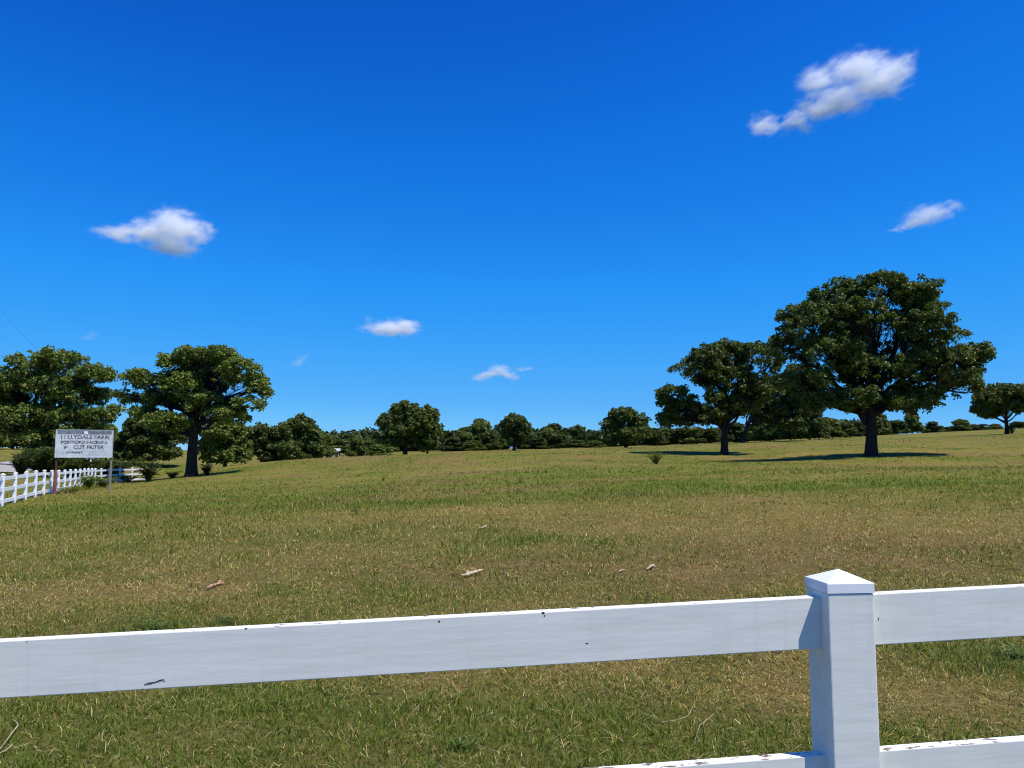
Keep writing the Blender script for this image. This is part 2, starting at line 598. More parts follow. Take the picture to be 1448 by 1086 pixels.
def tree_meshes(name, lobes, trunk_r, fork, H, leaf, clump_r, per_clump, seed, tone=1.0, dens=1.0, trunk_lean=(0, 0), yellow=.0, twig=True, holes=1.0):
    """lobes: list of (x,y,z, rx,ry,rz) in tree space (base at origin) -> (trunk mesh, crown mesh)"""
    r = np.random.default_rng(seed)
    L = np.array(lobes, float)
    T = Tubes()
    top = np.array([trunk_lean[0], trunk_lean[1], fork])
    # trunk with root flare
    k = 9
    t = np.linspace(0, 1, k)
    pts = np.stack([trunk_lean[0] * t ** 1.5 + .04 * np.sin(5 * t + seed) * H / 12, trunk_lean[1] * t ** 1.5, -.25 + (fork + .25) * t], -1)
    rad = trunk_r * (1 - .28 * t) + trunk_r * .45 * np.exp(-t * 9)
    T.add(pts, rad, 10)
    # clump centres on the shell of every lobe
    cl = []; owner = []
    for li, l in enumerate(L):
        c, ra = l[:3], l[3:]
        area = 4 * np.pi * (((ra[0] * ra[1]) ** 1.6 + (ra[0] * ra[2]) ** 1.6 + (ra[1] * ra[2]) ** 1.6) / 3) ** (1 / 1.6)
        n = max(4, int(dens * area / (clump_r ** 2 * 1.45)))
        for _ in range(n):
            d = r.normal(size=3); d /= np.linalg.norm(d)
            if d[2] < -.45 and r.random() < .7:
                d[2] *= -.6
                d /= np.linalg.norm(d)
            p = c + d * ra * (r.uniform(.25, 1.0) ** .5 + max(0, r.normal(0, .11)))
            w = 2.6 * clump_r
            hole = (math.sin(p[0] / w + seed) * math.sin(p[1] / w + 1.7 * seed) + math.sin(p[2] / w * 1.2 + p[0] / w * .7) * math.cos(p[1] / w * .8 + p[2] / w * .5)) * .5
            if holes and hole > r.uniform(-.08, .34) + (1 - holes): continue
            q = ((p - L[:, :3]) / L[:, 3:]) ** 2
            q = np.sqrt(q.sum(1)); q[li] = 9
            if q.min() < .60 and r.random() < .80:
                continue
            if p[2] < .15 * fork and fork > 1: continue
            cl.append(p); owner.append(li)
    cl = np.array(cl); owner = np.array(owner)
    # limbs and twigs
    main = np.array([L[:, 0].mean(), L[:, 1].mean(), L[:, 2].max()])
    for li, l in enumerate(L):
        c = l[:3] - np.array([0, 0, .25 * l[5]])
        s = r.uniform(.62, 1.0)
        st = pts[-1] * s if s < .98 else pts[-1]
        st = np.array([np.interp(s, t, pts[:, 0]), np.interp(s, t, pts[:, 1]), np.interp(s, t, pts[:, 2])])
        hd = np.linalg.norm(c[:2] - st[:2])
        mid = st + np.array([(c[0] - st[0]) * .45, (c[1] - st[1]) * .45, (c[2] - st[2]) * .55 + .10 * hd])
        mid += r.normal(0, .05 * H / 10 * 2, 3)
        lp = bez(st, mid, c, 9) + np.concatenate([np.zeros((1, 3)), r.normal(0, .012 * H, (8, 3))])
        r0 = trunk_r * r.uniform(.36, .52)
        T.add(lp, np.linspace(r0, trunk_r * .10, 9), 6)
        if not twig: continue
        for p in cl[owner == li]:
            if r.random() < .45: continue
            u = r.integers(3, 9)
            q = lp[u]
            m2 = (q + p) / 2 + r.normal(0, .10 * clump_r, 3) + np.array([0, 0, .12 * np.linalg.norm(p - q)])
            T.add(bez(q, m2, p, 5), np.linspace(trunk_r * .075, trunk_r * .018, 5), 4)
    trunk = T.mesh(name + '_trunk')
    # leaf sprays
    nc = len(cl)
    cr = clump_r * r.uniform(.55, 1.3, nc)
    npc = np.maximum(8, (per_clump * (cr / clump_r) ** 2 * r.uniform(.75, 1.2, nc)).astype(int))
    ci = np.repeat(np.arange(nc), npc)
    n = len(ci)
    d = r.normal(size=(n, 3)); d /= np.linalg.norm(d, axis=1, keepdims=True)
    d[:, 2] = np.where((d[:, 2] < -.2) & (r.random(n) < .55), -d[:, 2], d[:, 2])
    rr = r.random(n) ** .42
    off = d * (rr * cr[ci])[:, None] * np.array([1, 1, .86])
    P = cl[ci] + off
    keep = P[:, 2] > .35
    nrm = d * .55 + r.normal(0, .62, (n, 3)) + np.array([0, 0, .38])
    nrm /= np.linalg.norm(nrm, axis=1, keepdims=True)
    ax = np.cross(nrm, r.normal(size=(n, 3))); ax /= np.maximum(np.linalg.norm(ax, axis=1, keepdims=True), 1e-6)
    bx = np.cross(nrm, ax)
    sz = leaf * r.uniform(.6, 1.35, n)[:, None]
    V = np.empty((n, 6, 3))
    V[:, 0] = P - ax * sz * .62
    V[:, 1] = P - ax * sz * .1 + bx * sz * .50 + nrm * sz * .12
    V[:, 2] = P + ax * sz * .32 + bx * sz * .36 + nrm * sz * .06
    V[:, 3] = P + ax * sz * .66 - nrm * sz * .08
    V[:, 4] = P + ax * sz * .26 - bx * sz * .42 + nrm * sz * .06
    V[:, 5] = P - ax * sz * .16 - bx * sz * .44 + nrm * sz * .14
    V = V[keep]; ci = ci[keep]; n = len(V)
    i = np.arange(n)[:, None] * 6
    q1 = i + np.array([[0, 1, 2, 3]]); q2 = i + np.array([[0, 3, 4, 5]])
    mixv = np.clip(r.random(nc)[ci] * .6 + r.random(n) * .5 + yellow, 0, 1)[:, None]
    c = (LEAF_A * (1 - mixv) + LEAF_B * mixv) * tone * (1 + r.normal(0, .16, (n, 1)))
    brown = (r.random(n) < .02)[:, None]
    c = np.where(brown, np.array([[.12, .085, .03]]) * tone, c)
    c = np.clip(c, .006, .4)
    crown = np_mesh(name + '_crown', V.reshape(-1, 3), [q1, q2], np.repeat(c, 6, 0))
    return trunk, crown


def px_tree(name, label, base, Y, lobes, trunk_px, fork_y, group=None, leaf_px=3.4, clump=None, per=32, seed=1, tone=1.0,
            dens=1.0, dscale=.72, yellow=0., cat='tree', lean=(0, 0), holes=1.0):
    """a tree whose crown masses were measured on the photograph; built at Y metres with real depth"""
    B = at(base[0], base[1], Y)
    B[2] = min(B[2], gz(B[0], B[1]) + .02) if abs(B[2] - gz(B[0], B[1])) < .6 else B[2]
    B[2] = gz(B[0], B[1])
    s = Y / F
    xs = np.array([l[0] for l in lobes]); rxs = np.array([l[2] for l in lobes])
    lo, hi = (xs - rxs).min(), (xs + rxs).max()
    cx, R = (lo + hi) / 2, (hi - lo) / 2
    r = np.random.default_rng(seed + 99)
    out = []
    for (lx, ly, rx, ry) in lobes:
        p = at(lx, ly, Y) - B
        e = math.sqrt(max(.06, 1 - ((lx - cx) / R) ** 2))
        depth = R * s * dscale * e
        ry_m = max(rx * s * 1.0, .62 * depth)
        shift = r.uniform(-.38, .38) * max(depth - .5 * ry_m, 0)
        out.append((p[0], shift, p[2], rx * s * .92, ry_m, ry * s * .92))
    H = max(o[2] + o[5] for o in out)
    fork = (base[1] - fork_y) * s
    leaf = leaf_px * s * .80
    per = int(per * 1.5)
    holes = .55 if name == 'bushy_tree' or Y > 135 else (.74 if base[0] < 300 else 1.0)
    cr = (clump or 11) * s
    tr, cr_me = tree_meshes(name, out, trunk_px * s / 2, fork, H, leaf, cr, per, seed, tone, dens, yellow=yellow,
                            trunk_lean=(lean[0] * s, 0), holes=holes)
    t = empty(name, B)
    tag(t, label, cat, group)
    link('trunk', tr, M_bark, t)
    link('crown', cr_me, M_leaf, t)
    return t


G_FIELD = 'large oaks standing in the pasture'
px_tree('oak_tree', 'largest dark broad oak standing alone in the right pasture', (1233, 645), 60,
        [(1193, 416, 40, 27), (1240, 412, 38, 24), (1297, 425, 42, 28), (1140, 455, 44, 30), (1195, 458, 46, 34), (1245, 468, 50, 38),
         (1305, 468, 42, 34), (1118, 490, 26, 24), (1165, 505, 48, 30), (1232, 528, 48, 30), (1295, 515, 46, 34), (1342, 528, 40, 34),
         (1372, 506, 18, 21), (1362, 548, 22, 19), (1142, 540, 36, 24), (1300, 566, 34, 24), (1198, 566, 30, 18), (1160, 568, 18, 14), (1250, 570, 24, 16)],
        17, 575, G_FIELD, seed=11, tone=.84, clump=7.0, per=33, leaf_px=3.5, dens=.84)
px_tree('oak_tree', 'dark oak with a sloping left crown, left neighbour of the largest oak', (1025, 643), 76,
        [(1030, 502, 40, 19), (1001, 505, 28, 17), (1064, 506, 28, 20), (985, 528, 36, 22), (1030, 538, 46, 28), (1078, 528, 30, 26), (1092, 508, 18, 18), (1088, 552, 22, 20), (1050, 575, 34, 18), (1010, 590, 30, 12),
         (947, 560, 22, 16), (965, 576, 34, 20), (1002, 572, 30, 20), (1060, 562, 30, 18), (948, 594, 14, 12), (975, 596, 20, 10)],
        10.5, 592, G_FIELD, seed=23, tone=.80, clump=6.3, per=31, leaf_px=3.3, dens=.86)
px_tree('oak_tree', 'dark oak partly hidden between the two big right oaks', (1050, 627), 105,
        [(1062, 566, 24, 14), (1092, 552, 32, 24), (1122, 540, 34, 26), (1155, 548, 28, 24), (1085, 582, 30, 16), (1118, 578, 32, 18), (1145, 572, 20, 16), (1110, 597, 24, 10)],
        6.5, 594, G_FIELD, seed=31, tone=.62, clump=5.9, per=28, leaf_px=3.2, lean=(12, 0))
px_tree('oak_tree', 'small dark oak alone on the hill crest at the right edge', (1424, 615), 145,
        [(1420, 556, 26, 13), (1396, 566, 22, 13), (1448, 560, 24, 15), (1386, 580, 12, 9), (1426, 574, 30, 12), (1458, 575, 17, 12), (1405, 586, 14, 7)],
        6, 592, G_FIELD, seed=37, tone=.78, clump=4.4, per=23, leaf_px=3.0)
px_tree('oak_tree', 'spreading sunlit oak with a long left limb, behind the sign', (271, 674), 65,
        [(275, 506, 24, 15), (250, 515, 20, 14), (311, 505, 24, 14), (345, 526, 28, 20), (364, 550, 19, 18), (305, 535, 40, 24),
         (262, 545, 34, 22), (202, 538, 27, 13), (184, 562, 15, 11), (218, 566, 26, 15), (355, 574, 24, 13), (292, 572, 36, 20),
         (245, 598, 30, 14), (325, 588, 28, 13), (205, 585, 16, 9)],
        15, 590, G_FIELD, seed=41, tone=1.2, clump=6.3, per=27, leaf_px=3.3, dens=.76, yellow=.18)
px_tree('oak_tree', 'wide sunlit oak at the left edge beside the road', (48, 663), 80,
        [(88, 511, 28, 13), (55, 520, 32, 18), (30, 545, 34, 22), (132, 532, 24, 18), (78, 548, 42, 24), (120, 560, 32, 18), (150, 580, 12, 11),
         (8, 570, 30, 22), (42, 590, 42, 22), (95, 592, 34, 18), (62, 622, 30, 18), (108, 618, 32, 18), (15, 606, 26, 14), (-22, 560, 28, 28),
         (-45, 585, 22, 20), (75, 645, 26, 13), (46, 646, 22, 12), (135, 590, 22, 14), (110, 640, 24, 14), (142, 612, 16, 14), (92, 558, 30, 22)],
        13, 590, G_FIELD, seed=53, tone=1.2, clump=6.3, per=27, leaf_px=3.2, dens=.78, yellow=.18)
G_MID = 'trees behind the sign and the left oaks'
px_tree('bushy_tree', 'round light green bushy tree behind the right of the spreading left oak', (318, 659), 80,
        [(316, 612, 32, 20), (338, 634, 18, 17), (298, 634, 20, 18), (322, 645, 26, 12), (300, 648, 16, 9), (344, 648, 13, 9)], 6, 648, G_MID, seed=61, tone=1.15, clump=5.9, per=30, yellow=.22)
px_tree('bushy_tree', 'dark low tree between the sign and the spreading oak trunk', (184, 656), 100,
        [(200, 608, 28, 20), (232, 604, 24, 22), (178, 624, 18, 17), (215, 630, 28, 15), (248, 622, 16, 17), (168, 640, 12, 12), (205, 643, 30, 10), (240, 642, 18, 9), (180, 646, 16, 9)], 6, 646, G_MID,
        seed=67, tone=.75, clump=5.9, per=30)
px_tree('bushy_tree', 'dark flat-topped tree just right of the spreading left oak', (388, 658), 120,
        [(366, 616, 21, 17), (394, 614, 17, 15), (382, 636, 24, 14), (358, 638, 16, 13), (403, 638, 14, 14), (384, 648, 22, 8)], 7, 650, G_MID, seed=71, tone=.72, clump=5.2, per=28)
px_tree('bushy_tree', 'pointed green tree right of the dark flat-topped one', (428, 656), 140,
        [(426, 600, 18, 12), (410, 612, 18, 14), (438, 616, 16, 15), (420, 634, 26, 15), (446, 638, 14, 14), (405, 642, 14, 12), (430, 648, 24, 8)], 6, 650, G_MID, seed=73, tone=.85, clump=5.2, per=28)
px_tree('oak_tree', 'round lone oak at the left centre of the far field edge', (573, 646), 150,
        [(574, 586, 26, 18), (552, 602, 20, 17), (594, 600, 22, 18), (607, 588, 13, 15), (574, 612, 28, 13), (555, 622, 20, 10), (612, 612, 14, 18), (604, 628, 16, 10)],
        7.5, 620, G_FIELD, seed=79, tone=.84, clump=4.8, per=26, leaf_px=3.0)
px_tree('oak_tree', 'narrow dark tree rising above the centre of the far treeline', (727, 637), 220,
        [(728, 597, 17, 11), (714, 606, 12, 10), (739, 609, 13, 12), (726, 620, 20, 12)], 5, 622, G_FIELD, seed=83, tone=.75, clump=4.4, per=22, leaf_px=2.8)
px_tree('oak_tree', 'round dark tree at the far field edge left of the two big right oaks', (885, 634), 220,
        [(880, 589, 20, 12), (867, 604, 16, 15), (901, 601, 17, 15), (885, 614, 30, 13), (911, 612, 9, 11), (872, 624, 18, 7)], 5, 620, G_FIELD, seed=89,
        tone=.84, clump=4.4, per=23, leaf_px=2.8)

# far trees: four kinds built once, every other one a copy sharing their meshes
PROTO = []
for kseed in range(5):
    r = np.random.default_rng(300 + kseed)
    lob = []
    for _ in range(7):
        a = r.uniform(0, 2 * np.pi); q = r.uniform(0, .62)
        z = r.uniform(.30, .78)
        rad = r.uniform(.20, .30)
        lob.append((q * np.cos(a) * 5, q * np.sin(a) * 5, z * 10, rad * 9.5, rad * 9.5, rad * 7.5))
    lob.append((0, 0, 8.3, 2.4, 2.4, 1.7))
    lob += [(r.uniform(-3.2, 3.2), r.uniform(-2.5, 2.5), r.uniform(1.4, 2.6), 2.4, 2.4, 1.5) for _ in range(5)]
    PROTO.append(tree_meshes('far_tree', lob, .28, 2.4, 10, .55, 1.0, 26, 500 + kseed, (.52, .82, .62, .95, .72)[kseed], 1.0, yellow=(0, .3, 0, .25, .1)[kseed], twig=False, holes=.6))

_made = {}


def far_tree(px, base, top, wpx, Y, kind, label, group, rz=None):
    X = at(px, base, Y)[0]
    z = gz(X, Y)
    ztop = at(px, top, Y)[2]
    h = max(ztop - z, 2.0) * random.choice((.8, .95, 1.05, 1.2, 1.5)) * random.uniform(.95, 1.08)
    w = wpx * 1.25 * Y / F
    if kind not in _made:
        t = empty('woodland_tree', (0, 0, 0))
        link('trunk', PROTO[kind][0], M_bark, t)
        link('crown', PROTO[kind][1], M_leaf, t)
        _made[kind] = t
    else:
        src = _made[kind]
        t = src.copy(); COL.objects.link(t)
        for ch in src.children:
            c = ch.copy(); COL.objects.link(c); c.parent = t
    t.location = (X, Y, z)
    t.rotation_euler = (0, 0, random.uniform(0, 6.28) if rz is None else rz)
    t.scale = (w / 9.6, w / 9.6, h / 10.3)
    tag(t, label, 'tree', group)
    return t


far = []
# (px, base, top, width, Y)
G1 = 'small trees in the gap left of the round lone oak'
for k, (px, b, tp, w, Y) in enumerate(((462, 652, 618, 22, 178), (480, 651, 614, 30, 205), (503, 650, 617, 24, 165), (518, 650, 618, 26, 170),
                                       (535, 649, 624, 26, 162), (452, 652, 612, 26, 190), (545, 648, 614, 26, 215))):
    far_tree(px, b, tp, w, Y, 3 + k % 2, 'small bushy tree in the low group left of the round lone oak', G1)
G2 = 'far treeline between the lone oak and the narrow tree'
for k, (px, tp, w, Y) in enumerate(((628, 604, 36, 250), (645, 606, 34, 262), (662, 605, 36, 270), (680, 607, 34, 262), (697, 606, 30, 275), (640, 618, 26, 238),
                                    (670, 620, 28, 236), (692, 616, 30, 240), (655, 612, 30, 245))):
    far_tree(px, 640, tp, w, Y, k % 5, 'dark tree in the far treeline between the round lone oak and the narrow tree', G2)
G3 = 'far treeline right of the narrow tree'
for k, (px, tp, w, Y) in enumerate(((752, 611, 30, 262), (768, 610, 28, 270), (783, 607, 32, 265), (802, 608, 30, 272), (818, 612, 28, 262), (834, 611, 30, 268),
                                    (848, 612, 28, 262), (760, 620, 28, 240), (790, 618, 30, 242), (815, 620, 28, 240), (842, 620, 28, 240), (775, 616, 24, 246))):
    far_tree(px, 636, tp, w, Y, (k * 2 + 1) % 5, 'dark tree in the far treeline right of the narrow tree', G3)
G4 = 'far trees under the crowns of the big right oaks'
for k, (px, b, tp, w, Y) in enumerate(((925, 631, 608, 26, 240), (945, 630, 606, 28, 245), (965, 629, 604, 30, 240), (985, 628, 604, 28, 236), (1005, 628, 604, 28, 232),
                                       (1040, 626, 602, 28, 225), (1075, 624, 600, 28, 220), (1095, 623, 598, 28, 215), (1118, 622, 594, 30, 210))):
    far_tree(px, b, tp, w, Y, k % 5, 'far dark tree seen under the crown of the sloping oak', G4)
G5 = 'far trees behind the largest oak trunk'
for k, (px, b, tp, w, Y) in enumerate(((1145, 621, 584, 34, 200), (1172, 620, 588, 32, 205), (1196, 619, 592, 28, 210), (1216, 618, 597, 24, 215), (1245, 617, 595, 24, 225),
                                       (1268, 616, 594, 26, 225), (1290, 615, 594, 24, 225), (1158, 621, 598, 24, 196))):
    far_tree(px, b, tp, w, Y, (k + 2) % 5, 'far dark tree on the crest behind the trunk of the largest oak', G5)
G6 = 'treetops showing over the crest left of the small right oak'
for k, (px, tp, w, Y) in enumerate(((1318, 602, 20, 250), (1328, 599, 16, 255), (1345, 602, 18, 260), (1360, 591, 22, 250), (1376, 596, 20, 255), (1390, 598, 20, 250),
                                    (1408, 597, 20, 262), (1440, 596, 22, 262))):
    far_tree(px, 612, tp, w, Y, k % 5, 'treetop showing over the crest beside the small right oak', G6)
G7 = 'trees across the road at the left edge'
for k, (px, b, tp, w, Y) in enumerate(((-30, 638, 590, 50, 150), (18, 637, 604, 40, 160), (120, 652, 600, 46, 125), (150, 653, 606, 34, 122), (60, 640, 600, 44, 165))):
    far_tree(px, b, tp, w, Y, (k + 1) % 5, 'tree across the road behind the wide left oak', G7)


def woodland():
    """the mass of wood behind the far treeline"""
    VV, QQ, CC = [], [], []
    base = 0
    r = np.random.default_rng(5)
    for k in range(230):
        px = r.uniform(300, 1260); Y = r.uniform(252, 330)
        X = at(px, 640, Y)[0]
        z = gz(X, Y)
        h = (at(px, 608 - max(0, px - 900) * .05 + r.uniform(-1, 9), Y)[2] - z)
        h = max(h, 4)
        w = r.uniform(3.5, 6)
        n = 520
        d = r.normal(size=(n, 3)); d /= np.linalg.norm(d, axis=1, keepdims=True)
        P = np.array([X, Y, z + h * .52]) + d * np.array([w, w, h * .5]) * (r.random(n) ** .3)[:, None] * (1 + .25 * np.sin(d[:, :1] * 7 + k) * np.cos(d[:, 2:] * 6))
        sz = r.uniform(.45, 1.0, n)[:, None]
        nr = d + r.normal(0, .6, (n, 3)); nr /= np.linalg.norm(nr, axis=1, keepdims=True)
        ax = np.cross(nr, r.normal(size=(n, 3))); ax /= np.linalg.norm(ax, axis=1, keepdims=True)
        bx = np.cross(nr, ax)
        V = np.stack([P - ax * sz, P + bx * sz * .7, P + ax * sz, P - bx * sz * .7], 1)
        VV.append(V.reshape(-1, 3)); QQ.append(base + np.arange(n)[:, None] * 4 + np.array([[0, 1, 2, 3]])); base += 4 * n
        c = LEAF_A * .62 * (1 + r.normal(0, .15, (n, 1))) * r.uniform(.85, 1.2)
        CC.append(np.repeat(np.clip(c, .006, .3), 4, 0))
    o = link('woodland', np_mesh('woodland', np.concatenate(VV), [np.concatenate(QQ)], np.concatenate(CC)), M_leaf)
    tag(o, 'dark wood behind the far treeline', 'woodland', kind='stuff')


woodland()


# ------------------------------------------------------------------ near fence
def near_fence():
    a = math.radians(5.5)
    u = Vector((math.cos(a), math.sin(a), 0)); w = Vector((-math.sin(a), math.cos(a), 0))
    slope = .0335
    # rail front plane through (0.70, 2.203); rail top there 1.150
    root = empty('board_fence', (.70, 2.203, gz(.70, 2.203)), a)
    tag(root, 'weathered white board fence in the foreground with a capped post', 'fence')
    g0 = root.location.z
    ztop = EYE - .400 - g0
    pw, pd = .132, .128

    def rail_piece(name, s0, s1, zt, hgt, wear):
        bm = bmesh.new()
        L = s1 - s0
        add_box(bm, L / 2, 0, -hgt / 2, L, .038, hgt, 0, .0022)
        o = link(name, bm_mesh(name, bm), M_paint, root)
        o.location = (s0, .019, zt + slope * s0)
        o.rotation_euler = (0, -math.atan(slope), 0)
        o['wear'] = wear
        return o

    # local s of the photographed post's left face
    s_post = (.870 - .70) * math.cos(a) + (2.174 - 2.203) * math.sin(a)
    span = 2.44
    first = None
    for k in (-2, -1, 0, 1, 2):
        s = s_post + k * span
        zg = (gz(.70 + s * u.x, 2.203 + s * u.y) - g0)
        topz = ztop + slope * (s + pw / 2) + .014
        bm = bmesh.new()
        H = topz - zg + .3
        add_box(bm, 0, 0, -H / 2, pw, pd, H, 0, .0035)
        p = link('post', bm_mesh('post', bm), M_paint, root)
        p.location = (s + pw / 2, -.045 + pd / 2, topz)
        p['wear'] = .12
        # cap: short skirt and a shallow pyramid
        bm = bmesh.new()
        cw, cd, sk, rise = pw + .004, pd + .004, .027, .030
        vs = []
        for z, f in ((0, 1), (sk - .002, 1), (sk, .985)):
            vs.append([bm.verts.new((sx * cw / 2 * f, sy * cd / 2 * f, z)) for sx, sy in ((-1, -1), (1, -1), (1, 1), (-1, 1))])
        ap = bm.verts.new((0, 0, sk + rise))
        bm.faces.new(vs[0][::-1])
        for lo, hi in zip(vs[:-1], vs[1:]):
            for i in range(4):
                bm.faces.new((lo[i], lo[(i + 1) % 4], hi[(i + 1) % 4], hi[i]))
        for i in range(4):
            bm.faces.new((vs[-1][i], vs[-1][(i + 1) % 4], ap))
        c = link('cap', bm_mesh('cap', bm), M_white, p)
        c.location = (0, 0, .0015)
        # rails running right from this post
        if k < 2:
            for j in range(3):
                wear = (.26, .40, .38)[j]
                rail_piece('rail', s + pw - .012, s + span + .012, ztop - .427 * j, .140, wear)
    # gnawed crack in the paint low on the left top rail
    R = None

    def on_rail(px, py):
        # intersect pixel ray with rail front plane
        d = Vector(ray(px, py)); o = Vector((0, 0, EYE)); p0 = Vector((.70, 2.203, 1.0))
        t = (p0 - o).dot(w) / d.dot(w)
        q = o + d * t
        loc = q - Vector(root.location)
        return Vector((loc.dot(u), -.0004, loc.z))

    T = Tubes()
    pth = [on_rail(204, 968), on_rail(210, 966.0), on_rail(219, 964.6), on_rail(226, 962), on_rail(231, 960.6), on_rail(233, 964)]
    T.add([tuple(p) for p in pth], [.0006, .0014, .0010, .0014, .0010, .0005], 5)
    T.add([tuple(p) for p in (on_rail(214, 965), on_rail(213, 967.5))], [.0013, .0009], 5)
    link('paint_crack', T.mesh('crack'), M_crack, root)
    # dark chips on the front boards
    for px, py, sx, sy in ((38, 907.5, .002, .006), (348, 889, .008, .004), (621, 879, .006, .006), 
                           (768, 867, .009, .007), (770, 871, .005, .005), (830, 910, .008, .004), 
                           (202, 974.5, .006, .003), (1242, 875, .003, .012)):
        q = on_rail(px, py)
        bm = bmesh.new()
        bmesh.ops.create_icosphere(bm, subdivisions=2, radius=1)
        for v in bm.verts:
            f = 1 + .35 * math.sin(v.co.x * 5 + px) * math.cos(v.co.z * 4 + py)
            v.co = Vector((v.co.x * sx * f * .5, v.co.y * .0009, v.co.z * sy * f * .5))
        c = link('paint_chip', bm_mesh('chip', bm), M_crack, root)
        c.location = (q.x, .0002, q.z)


near_fence()


# ------------------------------------------------------------------ far fence
def far_fence():
    pts = [np.array([-19.6, 30.0]) + n * np.array([-.93, 2.21]) for n in range(-9, 15)]
    h = math.atan2(-.93, 2.21)
    for k in range(12):                       # bends gently to the right at its far end
        h += math.radians(5.0)
        pts.append(pts[-1] + 2.4 * np.array([math.sin(h), math.cos(h)]))
        if pts[-1][0] / pts[-1][1] * F + 724 > 204:
            break
    root = empty('board_fence', (-19.6, 30, gz(-19.6, 30)))
    tag(root, 'long white three-rail fence running away beside the road at left', 'fence')
    O = np.array(root.location)
    P3 = [np.array([p[0], p[1], gz(p[0], p[1])]) - O for p in pts]
    pm = None
    for i, p in enumerate(P3):
        d = P3[min(i + 1, len(P3) - 1)] - P3[max(i - 1, 0)]
        rz = math.atan2(d[1], d[0])
        if pm is None:
            bm = bmesh.new()
            add_box(bm, 0, 0, .45, .135, .135, 1.46, 0, .006)
            pm = bm_mesh('far_post', bm)
            pm.materials.append(M_white)
            bm = bmesh.new()
            vs = [[bm.verts.new((sx * .076, sy * .076, z)) for sx, sy in ((-1, -1), (1, -1), (1, 1), (-1, 1))] for z in (0, .03)]
            ap = bm.verts.new((0, 0, .07))
            bm.faces.new(vs[0][::-1])
            for k in range(4):
                bm.faces.new((vs[0][k], vs[0][(k + 1) % 4], vs[1][(k + 1) % 4], vs[1][k]))
                bm.faces.new((vs[1][k], vs[1][(k + 1) % 4], ap))
            cm = bm_mesh('far_cap', bm)
            cm.materials.append(M_white)
        o = bpy.data.objects.new('post', pm); COL.objects.link(o); o.parent = root
        o.location = p; o.rotation_euler = (0, 0, rz)
        c = bpy.data.objects.new('cap', cm); COL.objects.link(c); c.parent = o
        c.location = (0, 0, 1.182)
    # rails, one per bay and height
    for i in range(len(P3) - 1):
        a, b = P3[i], P3[i + 1]
        d = b - a
        L = float(np.linalg.norm(d))
        for z in (1.05, .62, .17):
            bm = bmesh.new()
            add_box(bm, 0, 0, 0, L - .15, .045, .145, 0, .004)
            o = link('rail', bm_mesh('far_rail', bm), M_white, root)
            m = (a + b) / 2
            o.location = (m[0], m[1], m[2] + z)
            o.rotation_euler = (0, -math.asin(d[2] / L), math.atan2(d[1], d[0]))


far_fence()


